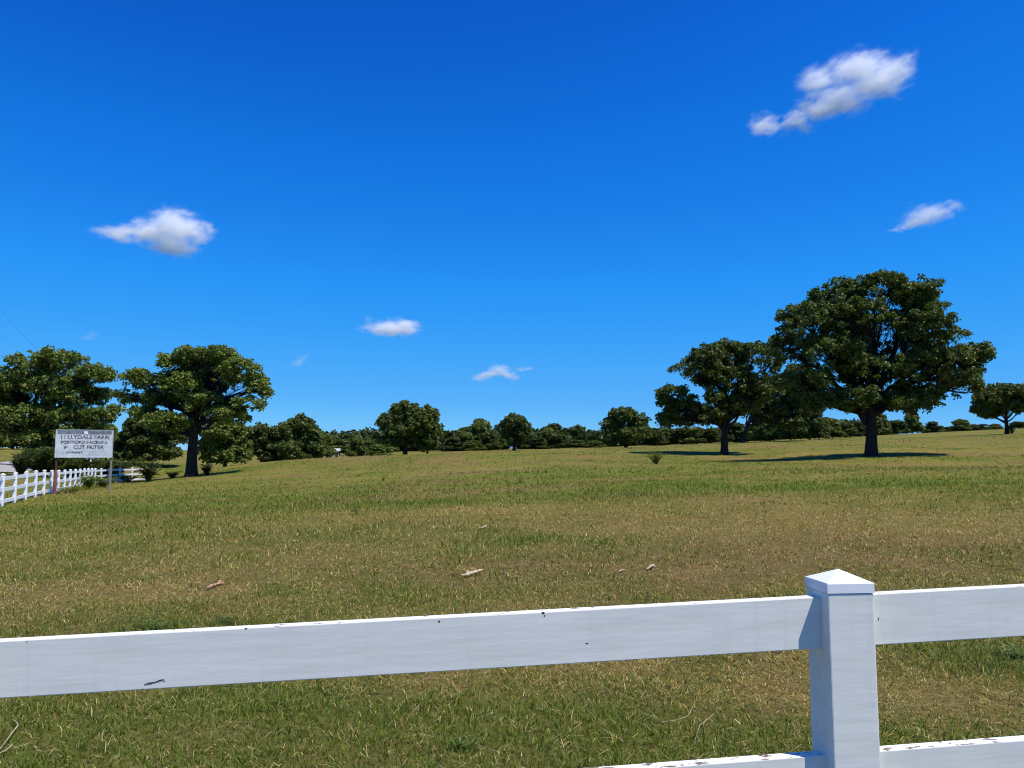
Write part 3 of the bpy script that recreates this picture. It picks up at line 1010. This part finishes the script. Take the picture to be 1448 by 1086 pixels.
# ------------------------------------------------------------------ sign
def sign():
    Y = 40.0
    pl = at(82, 697, Y); pr = at(160, 697, Y + .9)
    bl = at(80, 608, Y); br = at(160, 610, Y + .9)
    bbl = at(80, 646.5, Y); bbr = at(160, 647, Y + .9)
    z0 = gz(pl[0], pl[1])
    rz = math.atan2(br[1] - bl[1], br[0] - bl[0])
    root = empty('farm_sign', (bl[0], bl[1], z0), rz)
    tag(root, 'large faded white farm sign with black lettering on two posts', 'sign')
    W = float(np.hypot(br[0] - bl[0], br[1] - bl[1]))
    zb, zt = bbl[2] - z0, bl[2] - z0
    Hh = zt - zb
    bm = bmesh.new()
    add_box(bm, W / 2, 0, (zb + zt) / 2, W, .04, Hh, 0, .004)
    link('panel', bm_mesh('panel', bm), M_panel, root)
    # faded grey header along the top, with a pale patch over it
    bm = bmesh.new()
    add_box(bm, W * .5, -.0225, zt - .125, W * .955, .005, .17)
    link('header_strip', bm_mesh('header_strip', bm), M_strip, root)
    bm = bmesh.new()
    add_box(bm, W * .52, -.029, zt - .13, .17, .006, .15)
    link('patch', bm_mesh('patch', bm), M_white, root)
    # thin frame along the edges
    bm = bmesh.new()
    add_box(bm, W / 2, -.004, zt + .014, W + .05, .06, .028)
    add_box(bm, W / 2, -.004, zb - .014, W + .05, .06, .028)
    add_box(bm, W + .0135, -.004, (zb + zt) / 2, .027, .06, Hh)
    add_box(bm, -.0135, -.004, (zb + zt) / 2, .027, .06, Hh)
    link('frame', bm_mesh('frame', bm), plain('sign_frame', (.5, .5, .5), .6, 8, .25), root)
    # posts
    bm = bmesh.new()
    add_box(bm, .06, .055, zt / 2 - .15, .09, .06, zt + .1, 0, .01)
    p = link('post', bm_mesh('post', bm), M_darkpost, root)
    T = Tubes()
    T.add([(.075, -.075, -.3), (.07, -.075, .5), (.085, -.075, 1.18), (.09, -.075, 1.25)], [.075, .08, .07, .045], 8)
    b = link('stub_post', T.mesh('stub'), M_rust, root)
    b['label'] = 'rusty red-brown stub tied to the left post'
    bm = bmesh.new()
    add_box(bm, W - .03, .06, zt / 2 - .2, .10, .075, zt + .35, 0, .01)
    p = link('post', bm_mesh('post', bm), M_oldwood, root)
    p['label'] = 'thin weathered grey wooden right post'

    def text(s, x0, x1, z, size, squeeze=1.0):
        cu = bpy.data.curves.new('t', 'FONT')
        cu.body = s
        cu.size = size
        cu.extrude = .002
        cu.offset = .008
        tmp = bpy.data.objects.new('t', cu)
        COL.objects.link(tmp)
        bpy.context.view_layer.update()
        me = bpy.data.meshes.new_from_object(tmp.evaluated_get(bpy.context.evaluated_depsgraph_get()))
        bpy.data.objects.remove(tmp)
        co = np.empty(len(me.vertices) * 3); me.vertices.foreach_get('co', co); co = co.reshape(-1, 3)
        co[:, 0] = (co[:, 0] - co[:, 0].min()) / (co[:, 0].max() - co[:, 0].min()) * (x1 - x0) + x0
        out = np.stack([co[:, 0], -.0225 - co[:, 2] * 0 - np.where(co[:, 2] > 0, .003, 0), co[:, 1] + z], -1)
        me.vertices.foreach_set('co', out.ravel().astype(np.float32))
        me.update()
        link('lettering', me, M_ink, root)

    f = lambda px: (px - 80) / 80 * W
    g = lambda py: zt - (py - 608) / 39 * Hh
    text('I I LLYDALE FARM', f(87), f(155), g(620.5), .27)
    text('POSTFORD RACEURA', f(87), f(153), g(627.3), .21)
    text('F', f(92), f(96.5), g(634.6), .19)
    text('CUT FRITER', f(105), f(148), g(635.0), .26)
    text('A VVIlcomq L', f(94.5), f(118), g(641.2), .14)
    # faint ruled lines low on the panel
    bm = bmesh.new()
    for x0, x1, y in ((108, 152, 638.2), (126, 154, 641), (118, 156, 643.8), (88, 92, 641.3)):
        add_box(bm, (f(x0) + f(x1)) / 2, -.0215, g(y), f(x1) - f(x0), .003, .014)
    link('ruled_lines', bm_mesh('lines', bm), M_strip, root)
    # peeled scraps hanging under the panel
    for x, dz, w in ((124, .10, .10), (129.5, .20, .09), (133, .07, .16), (139.5, .12, .06)):
        bm = bmesh.new()
        add_box(bm, f(x), .01, zb - .03 - dz / 2, w, .006, dz, .2)
        for v in bm.verts:
            if v.co.z < zb - .03 - dz / 2:
                v.co.x = f(x) + (v.co.x - f(x)) * .4 + .03
        link('peeling_scrap', bm_mesh('scrap', bm), M_white, root)


sign()


# ------------------------------------------------------------------ weeds, bushes
def leafy_plant(name, label, cat, P, h, spread, n_stem, n_leaf, leaf_len, leaf_w, col, seed, group=None, droop=.5):
    r = np.random.default_rng(seed)
    T = Tubes()
    V, Q, C = [], [], []
    b = 0
    for k in range(n_stem):
        a = r.uniform(0, 2 * np.pi); q = spread * r.random() ** .6
        tip = np.array([q * np.cos(a), q * np.sin(a), h * r.uniform(.55, 1.0)])
        st = np.array([.12 * q * np.cos(a), .12 * q * np.sin(a), -.03])
        pth = bez(st, st + (tip - st) * np.array([.3, .3, .65]), tip, 7)
        T.add(pth, np.linspace(.012, .004, 7) * h / .8 * .8, 4)
        for _ in range(n_leaf):
            t = r.uniform(.15, 1.0)
            i = min(5, int(t * 6))
            p = pth[i] * (1 - (t * 6 - i)) + pth[i + 1] * (t * 6 - i)
            an = r.uniform(0, 2 * np.pi)
            el = r.uniform(-.2, .9)
            d = np.array([np.cos(an) * np.cos(el), np.sin(an) * np.cos(el), np.sin(el)])
            s = np.cross(d, [0, 0, 1.0]); s /= np.linalg.norm(s) + 1e-6
            L = leaf_len * r.uniform(.6, 1.2); w = leaf_w * r.uniform(.7, 1.2)
            m1 = p + d * L * .45; m2 = p + d * L - np.array([0, 0, L * droop * .4])
            V += [p, m1 + s * w / 2, m2, m1 - s * w / 2]
            Q.append([b, b + 1, b + 2, b + 3]); b += 4
            C.append(np.array(col) * r.uniform(.65, 1.35) * np.array([r.uniform(.85, 1.2), 1, 1]))
    t = empty(name, P)
    tag(t, label, cat, group)
    link('stems', T.mesh('stems', [.09, .10, .03]), M_weed, t)
    link('leaves', np_mesh('leaves', np.array(V), [np.array(Q)], np.repeat(np.clip(np.array(C), .005, .6), 4, 0)), M_weed, t)
    return t


def gpt(px, Y, py=None):
    x = at(px, py or 650, Y)[0]
    return (x, Y, gz(x, Y))


GW = (.085, .125, .025)
leafy_plant('weed', 'bushy bright green weed at the left end of the oak shadow', 'weed', gpt(928, 56), 1.0, .8, 34, 13, .26, .06, (.115, .165, .03), 1)
leafy_plant('weed', 'upright feathery dark weed in the middle of the field', 'weed', tuple(ground_hit(541, 680)), .55, .36, 10, 6, .24, .035, (.19, .26, .05), 2)
leafy_plant('weed', 'tall thin stalked weed in the green patch of the field', 'weed', tuple(ground_hit(504, 728)), .42, .15, 6, 6, .15, .035, (.19, .26, .05), 3)
leafy_plant('weed', 'pale branching weed near the centre of the field', 'weed', tuple(ground_hit(735, 684)), .45, .3, 9, 6, .18, .04, (.19, .26, .05), 4)
leafy_plant('weed', 'big leaved green weed at the end of the far fence', 'weed', gpt(211, 62), 1.75, 1.2, 22, 10, .75, .22, (.075, .105, .03), 5, droop=.3)
leafy_plant('shrub', 'leafy green shrub growing under the middle of the sign', 'shrub', gpt(126, 48), 1.0, .75, 34, 16, .24, .11, (.11, .16, .028), 6)
leafy_plant('shrub', 'low green shrub under the right half of the sign', 'shrub', gpt(148, 52), .7, .9, 34, 14, .22, .10, (.10, .145, .028), 7)
leafy_plant('shrub', 'small green shrub right of the sign beside the fence end', 'shrub', gpt(182, 66), .6, 1.2, 34, 13, .22, .10, (.09, .13, .026), 8)
leafy_plant('shrub', 'low grassy shrub at the foot of the rusty sign post', 'shrub', gpt(104, 43), .38, .9, 40, 12, .18, .04, (.14, .17, .035), 9)
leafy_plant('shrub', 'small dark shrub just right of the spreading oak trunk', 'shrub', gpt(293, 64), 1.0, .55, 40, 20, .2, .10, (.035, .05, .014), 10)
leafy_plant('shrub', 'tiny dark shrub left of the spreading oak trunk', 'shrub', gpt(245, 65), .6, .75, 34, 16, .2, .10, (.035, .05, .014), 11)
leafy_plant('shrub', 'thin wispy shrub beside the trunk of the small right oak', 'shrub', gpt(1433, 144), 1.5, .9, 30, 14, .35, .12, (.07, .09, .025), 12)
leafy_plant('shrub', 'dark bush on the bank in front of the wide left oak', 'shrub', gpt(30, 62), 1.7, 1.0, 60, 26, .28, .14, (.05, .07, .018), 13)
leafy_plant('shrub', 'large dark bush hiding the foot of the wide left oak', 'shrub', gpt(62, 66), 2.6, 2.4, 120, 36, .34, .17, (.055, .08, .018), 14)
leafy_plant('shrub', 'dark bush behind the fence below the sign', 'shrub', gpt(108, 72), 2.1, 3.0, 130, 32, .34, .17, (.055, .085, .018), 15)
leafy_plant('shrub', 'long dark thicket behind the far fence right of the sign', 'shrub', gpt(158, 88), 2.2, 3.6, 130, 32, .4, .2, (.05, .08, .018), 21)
leafy_plant('weed', 'small dark weed on the grass across the road', 'weed', gpt(27, 98), .9, .6, 30, 14, .2, .1, (.04, .05, .02), 16)
leafy_plant('weed', 'low green weed at the foot of the front fence by the bottom left', 'weed', tuple(ground_hit(655, 1060)), .06, .12, 14, 6, .06, .010, (.11, .17, .028), 17)
leafy_plant('weed', 'clump of lush green leaves just above the left front rail', 'weed', tuple(ground_hit(215, 892)), .10, .30, 30, 7, .09, .012, (.10, .15, .03), 18)
leafy_plant('weed', 'dark green weed tuft above the front rail, left of middle', 'weed', tuple(ground_hit(318, 884)), .09, .16, 16, 7, .08, .012, (.10, .145, .03), 19)
leafy_plant('weed', 'lush grass weed right of the capped post under the rail', 'weed', tuple(ground_hit(1432, 930)), .09, .28, 30, 7, .08, .011, (.11, .16, .028), 20)


# ------------------------------------------------------------------ sticks and litter on the grass
def stick(label, name, mat, pxs, r0, lift=.04):
    T = Tubes()
    O = ground_hit(*pxs[0][:2])
    O = np.array([O[0], O[1], gz(O[0], O[1])])
    pts = []
    for (px, py) in pxs:
        h = ground_hit(px, py)
        pts.append(h - O + np.array([0, 0, lift * .7 + random.uniform(-.012, .012)]))
    pts = np.array(pts)
    k = len(pts)
    fine = np.stack([np.interp(np.linspace(0, k - 1, 4 * k), np.arange(k), pts[:, j]) for j in range(3)], -1)
    kk = len(fine)
    u = np.linspace(0, 1, kk)
    T.add(fine, .8 * r0 * np.sqrt(np.clip(np.sin(np.pi * (.06 + .9 * u)), .05, 1)) * (1 + .28 * np.sin(np.arange(kk) * 1.7)), 7)
    return T, O


def litter(name, label, cat, mat, paths, r0, lift=.04, group=None):
    O = None
    T = Tubes()
    for pxs in paths:
        t, o = stick(label, name, mat, pxs, r0, lift)
        if O is None:
            O = o
        for V in t.V:
            T.V.append(V + (o - O))
        for Q in t.Q:
            T.Q.append(Q + T.n)
        T.n += t.n
    o = link(name, T.mesh(name), mat, None, O)
    tag(o, label, cat, group)


litter('stick', 'pale broken stick lying in the grass beyond the middle of the front rail', 'stick', M_stick,
       [[(652, 819), (660, 817), (669, 814.5), (676, 813), (683, 810.5)], [(660, 816), (662, 812.5)]], .028, .05)
litter('stick', 'small pale forked stick in the grass left of the capped post', 'stick', M_stick,
       [[(915, 808), (921, 805.5), (928, 807)], [(921, 805.5), (925, 803)]], .018, .05)
litter('stick', 'tiny pale stick just left of the small forked one', 'stick', M_stick, [[(875, 811), (880, 810), (884, 809.5)]], .012, .045)
litter('dead_branch', 'reddish scrap of dead branch in the dry grass at left', 'branch', M_redleaf,
       [[(292, 836), (300, 832.5), (306, 833)], [(303, 832), (310, 828.5), (318, 829)], [(309, 829), (312, 826)]], .022, .05)
litter('stick', 'pale dry stalk bent in the grass at the bottom left corner', 'stick', M_stick,
       [[(-6, 1074), (8, 1058), (18, 1045), (25, 1038), (22, 1032), (17, 1027)], [(-6, 1076), (10, 1070), (18, 1061)]], .0042, .05)
litter('stick', 'pale straw lying in the grass at the bottom left edge', 'stick', M_stick,
       [[(18, 1070), (30, 1066), (42, 1060)], [(50, 1074), (62, 1070), (76, 1067)]], .0022, .05)
litter('stick', 'thin dry twig in the grass below the rail, left of the capped post', 'stick', M_stick,
       [[(936, 1029), (955, 1026), (972, 1021), (979, 1012), (981, 1004)], [(982, 1055), (990, 1035), (1003, 1022), (1010, 1017)]], .0020, .04)
litter('stick', 'small white scrap of stick in the grass above the middle left rail', 'stick', M_stick, [[(414, 770), (417, 767), (421, 768)]], .016, .06)
litter('stick', 'pale stick in the dry patch right of the field centre', 'stick', M_stick, [[(678, 751), (684, 748.5), (689, 746.5)]], .022, .07)


# ------------------------------------------------------------------ rocks and shed far off
def rock(label, px, Y, w, h, seed):
    r = np.random.default_rng(seed)
    bm = bmesh.new()
    bmesh.ops.create_icosphere(bm, subdivisions=3, radius=1)
    for v in bm.verts:
        f = 1 + .18 * math.sin(3 * v.co.x + seed) * math.cos(4 * v.co.y) + .12 * math.sin(7 * v.co.z + 2 * seed)
        v.co = Vector((v.co.x * w / 2 * f, v.co.y * w / 2.4 * f, max(-.2, v.co.z * .6 + .4) * h * f))
    for f in bm.faces: f.smooth = True
    p = gpt(px, Y)
    o = link('rock', bm_mesh('rock', bm), M_rock, None, p)
    tag(o, label, 'rock', 'pale rocks at the foot of the lone oak')


rock('left one of two pale rocks right of the lone oak trunk', 604, 149, .55, .4, 1)
rock('right one of two pale rocks right of the lone oak trunk', 611, 148, .6, .42, 2)


def shed():
    p = gpt(474, 186)
    root = empty('farm_shed', p, .25)
    tag(root, 'small pale farm shed in the gap of the far left trees', 'shed')
    top = at(474, 636.5, 186)[2] - p[2]
    top = max(top, 2.2)
    w, d = 1.7, 1.8
    bm = bmesh.new()
    add_box(bm, 0, 0, top * .35, w, d, top * .7)
    link('wall', bm_mesh('wall', bm), M_shed, root)
    bm = bmesh.new()
    e = top * .702
    v = [bm.verts.new(c) for c in ((-w / 2 - .3, -d / 2 - .3, e), (w / 2 + .3, -d / 2 - .3, e), (w / 2 + .3, d / 2 + .3, e), (-w / 2 - .3, d / 2 + .3, e),
                                   (-w / 2 - .3, 0, top), (w / 2 + .3, 0, top))]
    for f in ((0, 1, 5, 4), (2, 3, 4, 5), (3, 0, 4), (1, 2, 5), (3, 2, 1, 0)):
        bm.faces.new([v[i] for i in f])
    link('roof', bm_mesh('roof', bm), M_roof, root)
    bm = bmesh.new()
    add_box(bm, .3, -d / 2 - .02, top * .27, .7, .06, top * .52)
    link('door', bm_mesh('door', bm), M_darkpost, root)


shed()


# ------------------------------------------------------------------ power line
def power():
    poles = [np.array([-48.6, 86.0]), np.array([-11.7, 9.2])]
    tops = []
    for i, p in enumerate(poles):
        z = gz(p[0], p[1])
        root = empty('utility_pole', (p[0], p[1], z), math.atan2(FN[1], FN[0]))
        tag(root, ('wooden utility pole behind the wide left oak', 'wooden utility pole outside the left edge by the road')[i], 'utility pole')
        h = 8.4 - z
        T = Tubes()
        T.add([(0, 0, -.5), (0, 0, h * .5), (0, 0, h)], [.16, .13, .10], 8)
        link('shaft', T.mesh('shaft'), M_pole, root)
        bm = bmesh.new()
        add_box(bm, 0, .11, h - .35, 2.2, .1, .12, 0, .01)
        link('crossarm', bm_mesh('arm', bm), M_pole, root)
        tops.append(np.array([p[0], p[1], 8.4 - .27]))
    for k, (off, dz) in enumerate(((-1.0, 0), (0.0, -.05), (1.0, 0))):
        a = tops[1] + np.array([FN[0], FN[1], 0]) * off + np.array([0, 0, dz])
        b = tops[0] + np.array([FN[0], FN[1], 0]) * off + np.array([0, 0, dz])
        t = np.linspace(0, 1, 40)[:, None]
        P = a + (b - a) * t - np.array([0, 0, 1.0]) * .45 * 4 * t * (1 - t)
        T = Tubes(); T.add(P - a, np.full(40, .0032), 5)
        o = link('power_cable', T.mesh('cable'), M_wire, None, a)
        tag(o, ('thin overhead cable farthest left at the left edge', 'thin overhead cable between the other two at the left edge',
                'thin overhead cable farthest right at the left edge')[(2, 1, 0)[k]], 'cable', 'overhead power cables')


power()


# ------------------------------------------------------------------ clouds
def cloud(label, Y, lobes, sigma, seed, tilt=0.0, stretch=1.6, soft=1.0):
    """a real volume: density falls off from a few lobes, torn up by stretched noise"""
    s = Y / F
    c0 = at(np.mean([l[0] for l in lobes]), np.mean([l[1] for l in lobes]), Y)
    L = [(at(l[0], l[1], Y) - c0, np.array([l[2], max(l[2], l[3]) * .7, l[3]]) * s * 1.22) for l in lobes]
    bm = bmesh.new()
    for p, r in L:
        bmesh.ops.create_icosphere(bm, subdivisions=2, radius=1, matrix=Matrix.Translation(p) @ Matrix.Diagonal((*(r * 1.5), 1)))
    me = bm_mesh('hull', bm)
    tmp = bpy.data.objects.new('hull', me); COL.objects.link(tmp)
    md = tmp.modifiers.new('r', 'REMESH'); md.mode = 'VOXEL'
    md.voxel_size = max(3.0, min(r.min() for _, r in L) * .35)
    bpy.context.view_layer.update()
    me2 = bpy.data.meshes.new_from_object(tmp.evaluated_get(bpy.context.evaluated_depsgraph_get()))
    bpy.data.objects.remove(tmp)
    m = bpy.data.materials.new('cloud_vapour')
    m.use_nodes = True
    nt = m.node_tree
    nt.nodes.remove(nt.nodes['Principled BSDF'])
    out = nt.nodes['Material Output']
    tc = N(nt, 'ShaderNodeTexCoord')
    unit = 22 * s                      # size of a billow in metres

    def vm(op, a, b):
        n = N(nt, 'ShaderNodeVectorMath', operation=op)
        for i, v in ((0, a), (1, b)):
            if hasattr(v, 'is_linked'): nt.links.new(v, n.inputs[i])
            else: n.inputs[i].default_value = v
        return n

    def mt(op, a, b, clamp=False):
        n = N(nt, 'ShaderNodeMath', operation=op, use_clamp=clamp)
        for i, v in ((0, a), (1, b)):
            if hasattr(v, 'is_linked'): nt.links.new(v, n.inputs[i])
            else: n.inputs[i].default_value = v
        return n.outputs[0]
    rot = N(nt, 'ShaderNodeVectorRotate', rotation_type='Y_AXIS')
    rot.inputs['Angle'].default_value = tilt
    nt.links.new(tc.outputs['Object'], rot.inputs['Vector'])
    base = vm('ADD', rot.outputs[0], (seed * 531.0, seed * 77.0, 0)).outputs[0]
    sc = vm('MULTIPLY', base, (1 / unit / stretch, 1 / unit, 1.15 / unit)).outputs[0]
    nw = noise(nt, .75, 3, sc)
    wv = vm('MULTIPLY', vm('SUBTRACT', nw.outputs['Color'], (.5, .5, .5)).outputs[0], (2.2 * unit, 2.2 * unit, 1.9 * unit)).outputs[0]
    P = vm('ADD', tc.outputs['Object'], wv).outputs[0]
    f = None
    for p, r in L:
        q = vm('MULTIPLY', vm('SUBTRACT', P, tuple(p)).outputs[0], tuple(1 / r)).outputs[0]
        ln = N(nt, 'ShaderNodeVectorMath', operation='LENGTH')
        nt.links.new(q, ln.inputs[0])
        v = mt('SUBTRACT', 1.0, ln.outputs['Value'])
        f = v if f is None else mt('MAXIMUM', f, v)
    nd = noise(nt, 2.0, 6, sc, .64)
    g = mt('ADD', f, mt('MULTIPLY', mt('SUBTRACT', nd.outputs['Fac'], .47), 1.7))
    g = mt('MULTIPLY', g, 1.15 / soft, clamp=True)
    g = mt('POWER', g, 1.7)
    dens = mt('MULTIPLY', g, sigma / (60 * s))
    pv = N(nt, 'ShaderNodeVolumePrincipled')
    pv.inputs['Color'].default_value = (1, 1, 1, 1)
    pv.inputs['Anisotropy'].default_value = 0
    nt.links.new(dens, pv.inputs['Density'])
    nt.links.new(pv.outputs[0], out.inputs['Volume'])
    m.cycles.volume_sampling = 'MULTIPLE_IMPORTANCE'
    o = link('cloud', me2, m, None, c0)
    tag(o, label, 'cloud', 'small white clouds in the blue sky')
    return o


cloud('bright white cloud above the left oaks', 1500, [(246, 322, 34, 24), (218, 328, 34, 17), (272, 327, 26, 16), (170, 329, 32, 10), (240, 345, 34, 14), (295, 322, 14, 8)], 6.5, 1)
cloud('largest ragged white cloud high at the right', 1500, [(1215, 98, 42, 24), (1160, 116, 30, 15), (1268, 96, 26, 20), (1240, 118, 40, 18), (1185, 142, 44, 18), (1152, 156, 28, 12), (1125, 170, 22, 9),
                                                             (1082, 177, 24, 12), (1112, 180, 20, 8), (1136, 177, 20, 9)], 5.5, 2, tilt=.45, stretch=1.9)
cloud('slanting wispy cloud below the largest cloud at right', 1600, [(1314, 302, 28, 15), (1294, 313, 22, 12), (1348, 292, 15, 6), (1275, 324, 14, 5), (1260, 329, 10, 4)], 4.0, 3, tilt=.5, stretch=2.0)
cloud('small compact white cloud in the centre left sky', 1800, [(540, 463, 24, 12), (572, 460, 20, 12), (553, 466, 34, 10)], 7, 4)
cloud('low cloud with a flat base right of the compact one', 2000, [(706, 522, 18, 9), (690, 531, 24, 6), (716, 530, 16, 6), (740, 519, 10, 3)], 5, 5, tilt=.3)
cloud('tiny faint cloud wisp between the left oak and the compact cloud', 2000, [(423, 508, 14, 6), (412, 513, 10, 3)], 1.6, 6, tilt=.4)
cloud('tiny faint cloud streak above the wide left oak', 2000, [(131, 474, 16, 4)], 1.2, 7)


# ------------------------------------------------------------------ light, sky, camera
EXPO = 0.2
SUN_EL, SUN_AZ = math.radians(63), math.radians(120)      # azimuth clockwise from +Y
sd = Vector((math.sin(SUN_AZ) * math.cos(SUN_EL), math.cos(SUN_AZ) * math.cos(SUN_EL), math.sin(SUN_EL)))
li = bpy.data.lights.new('sun', 'SUN')
li.energy = 4.8
li.angle = math.radians(.53)
li.color = (1.0, .965, .90)
so = bpy.data.objects.new('sun', li)
so.rotation_euler = (-sd).to_track_quat('-Z', 'Y').to_euler()
so.location = (30, -20, 60)
COL.objects.link(so)

world = bpy.data.worlds.new('World')
scene.world = world
world.use_nodes = True
nt = world.node_tree
bg = nt.nodes['Background']
sky = nt.nodes.new('ShaderNodeTexSky')
sky.sky_type = 'NISHITA'
sky.sun_disc = False
sky.sun_elevation = SUN_EL
sky.sun_rotation = SUN_AZ
sky.air_density = 1.0
sky.dust_density = .0
sky.ozone_density = 4.0
sky.altitude = 300
hs = nt.nodes.new('ShaderNodeHueSaturation')
hs.inputs['Saturation'].default_value = 1.25
nt.links.new(sky.outputs[0], hs.inputs['Color'])
# grade of the clear-sky colour: deep saturated blue overhead, pale blue at the horizon
pre = nt.nodes.new('ShaderNodeVectorMath'); pre.operation = 'SCALE'; pre.inputs['Scale'].default_value = .12
cv = nt.nodes.new('ShaderNodeRGBCurve')
post = nt.nodes.new('ShaderNodeVectorMath'); post.operation = 'SCALE'; post.inputs['Scale'].default_value = 1 / .12 / 2 ** EXPO
for ci, pts in enumerate((((0, 0), (.042, .004), (.061, .007), (.13, .022), (.30, .07), (.51, .118), (1, .28)),
                          ((0, 0), (.153, .107), (.194, .168), (.328, .296), (.50, .38), (.71, .445), (1, .62)),
                          ((0, 0), (.386, .58), (.462, .72), (.638, .92), (.83, .96), (1, 1)))):
    c = cv.mapping.curves[ci]
    while len(c.points) < len(pts):
        c.points.new(.5, .5)
    for p, (a, b) in zip(c.points, pts):
        p.location = (a, b); p.handle_type = 'VECTOR'
cv.mapping.update()
nt.links.new(hs.outputs[0], pre.inputs[0])
nt.links.new(pre.outputs[0], cv.inputs['Color'])
nt.links.new(cv.outputs[0], post.inputs[0])
nt.links.new(post.outputs[0], bg.inputs['Color'])
bg.inputs['Strength'].default_value = .12

cam = bpy.data.cameras.new('camera')
cam.sensor_width = 36
cam.lens = 36 * F / 1448
cam.clip_start = .05
cam.clip_end = 6000
co = bpy.data.objects.new('camera', cam)
co.location = (0, 0, EYE)
co.rotation_euler = (math.pi / 2 + PITCH, 0, 0)
COL.objects.link(co)
scene.camera = co

vs = scene.view_settings
vs.view_transform = 'Standard'
vs.look = 'None'
vs.exposure = EXPO
vs.gamma = 1.0
scene.cycles.use_denoising = True
scene.cycles.filter_width = 1.05
scene.cycles.max_bounces = 32
scene.cycles.diffuse_bounces = 4
scene.cycles.transmission_bounces = 6
scene.cycles.glossy_bounces = 4
scene.cycles.volume_bounces = 32
scene.cycles.transparent_max_bounces = 8
scene.cycles.volume_step_rate = .5
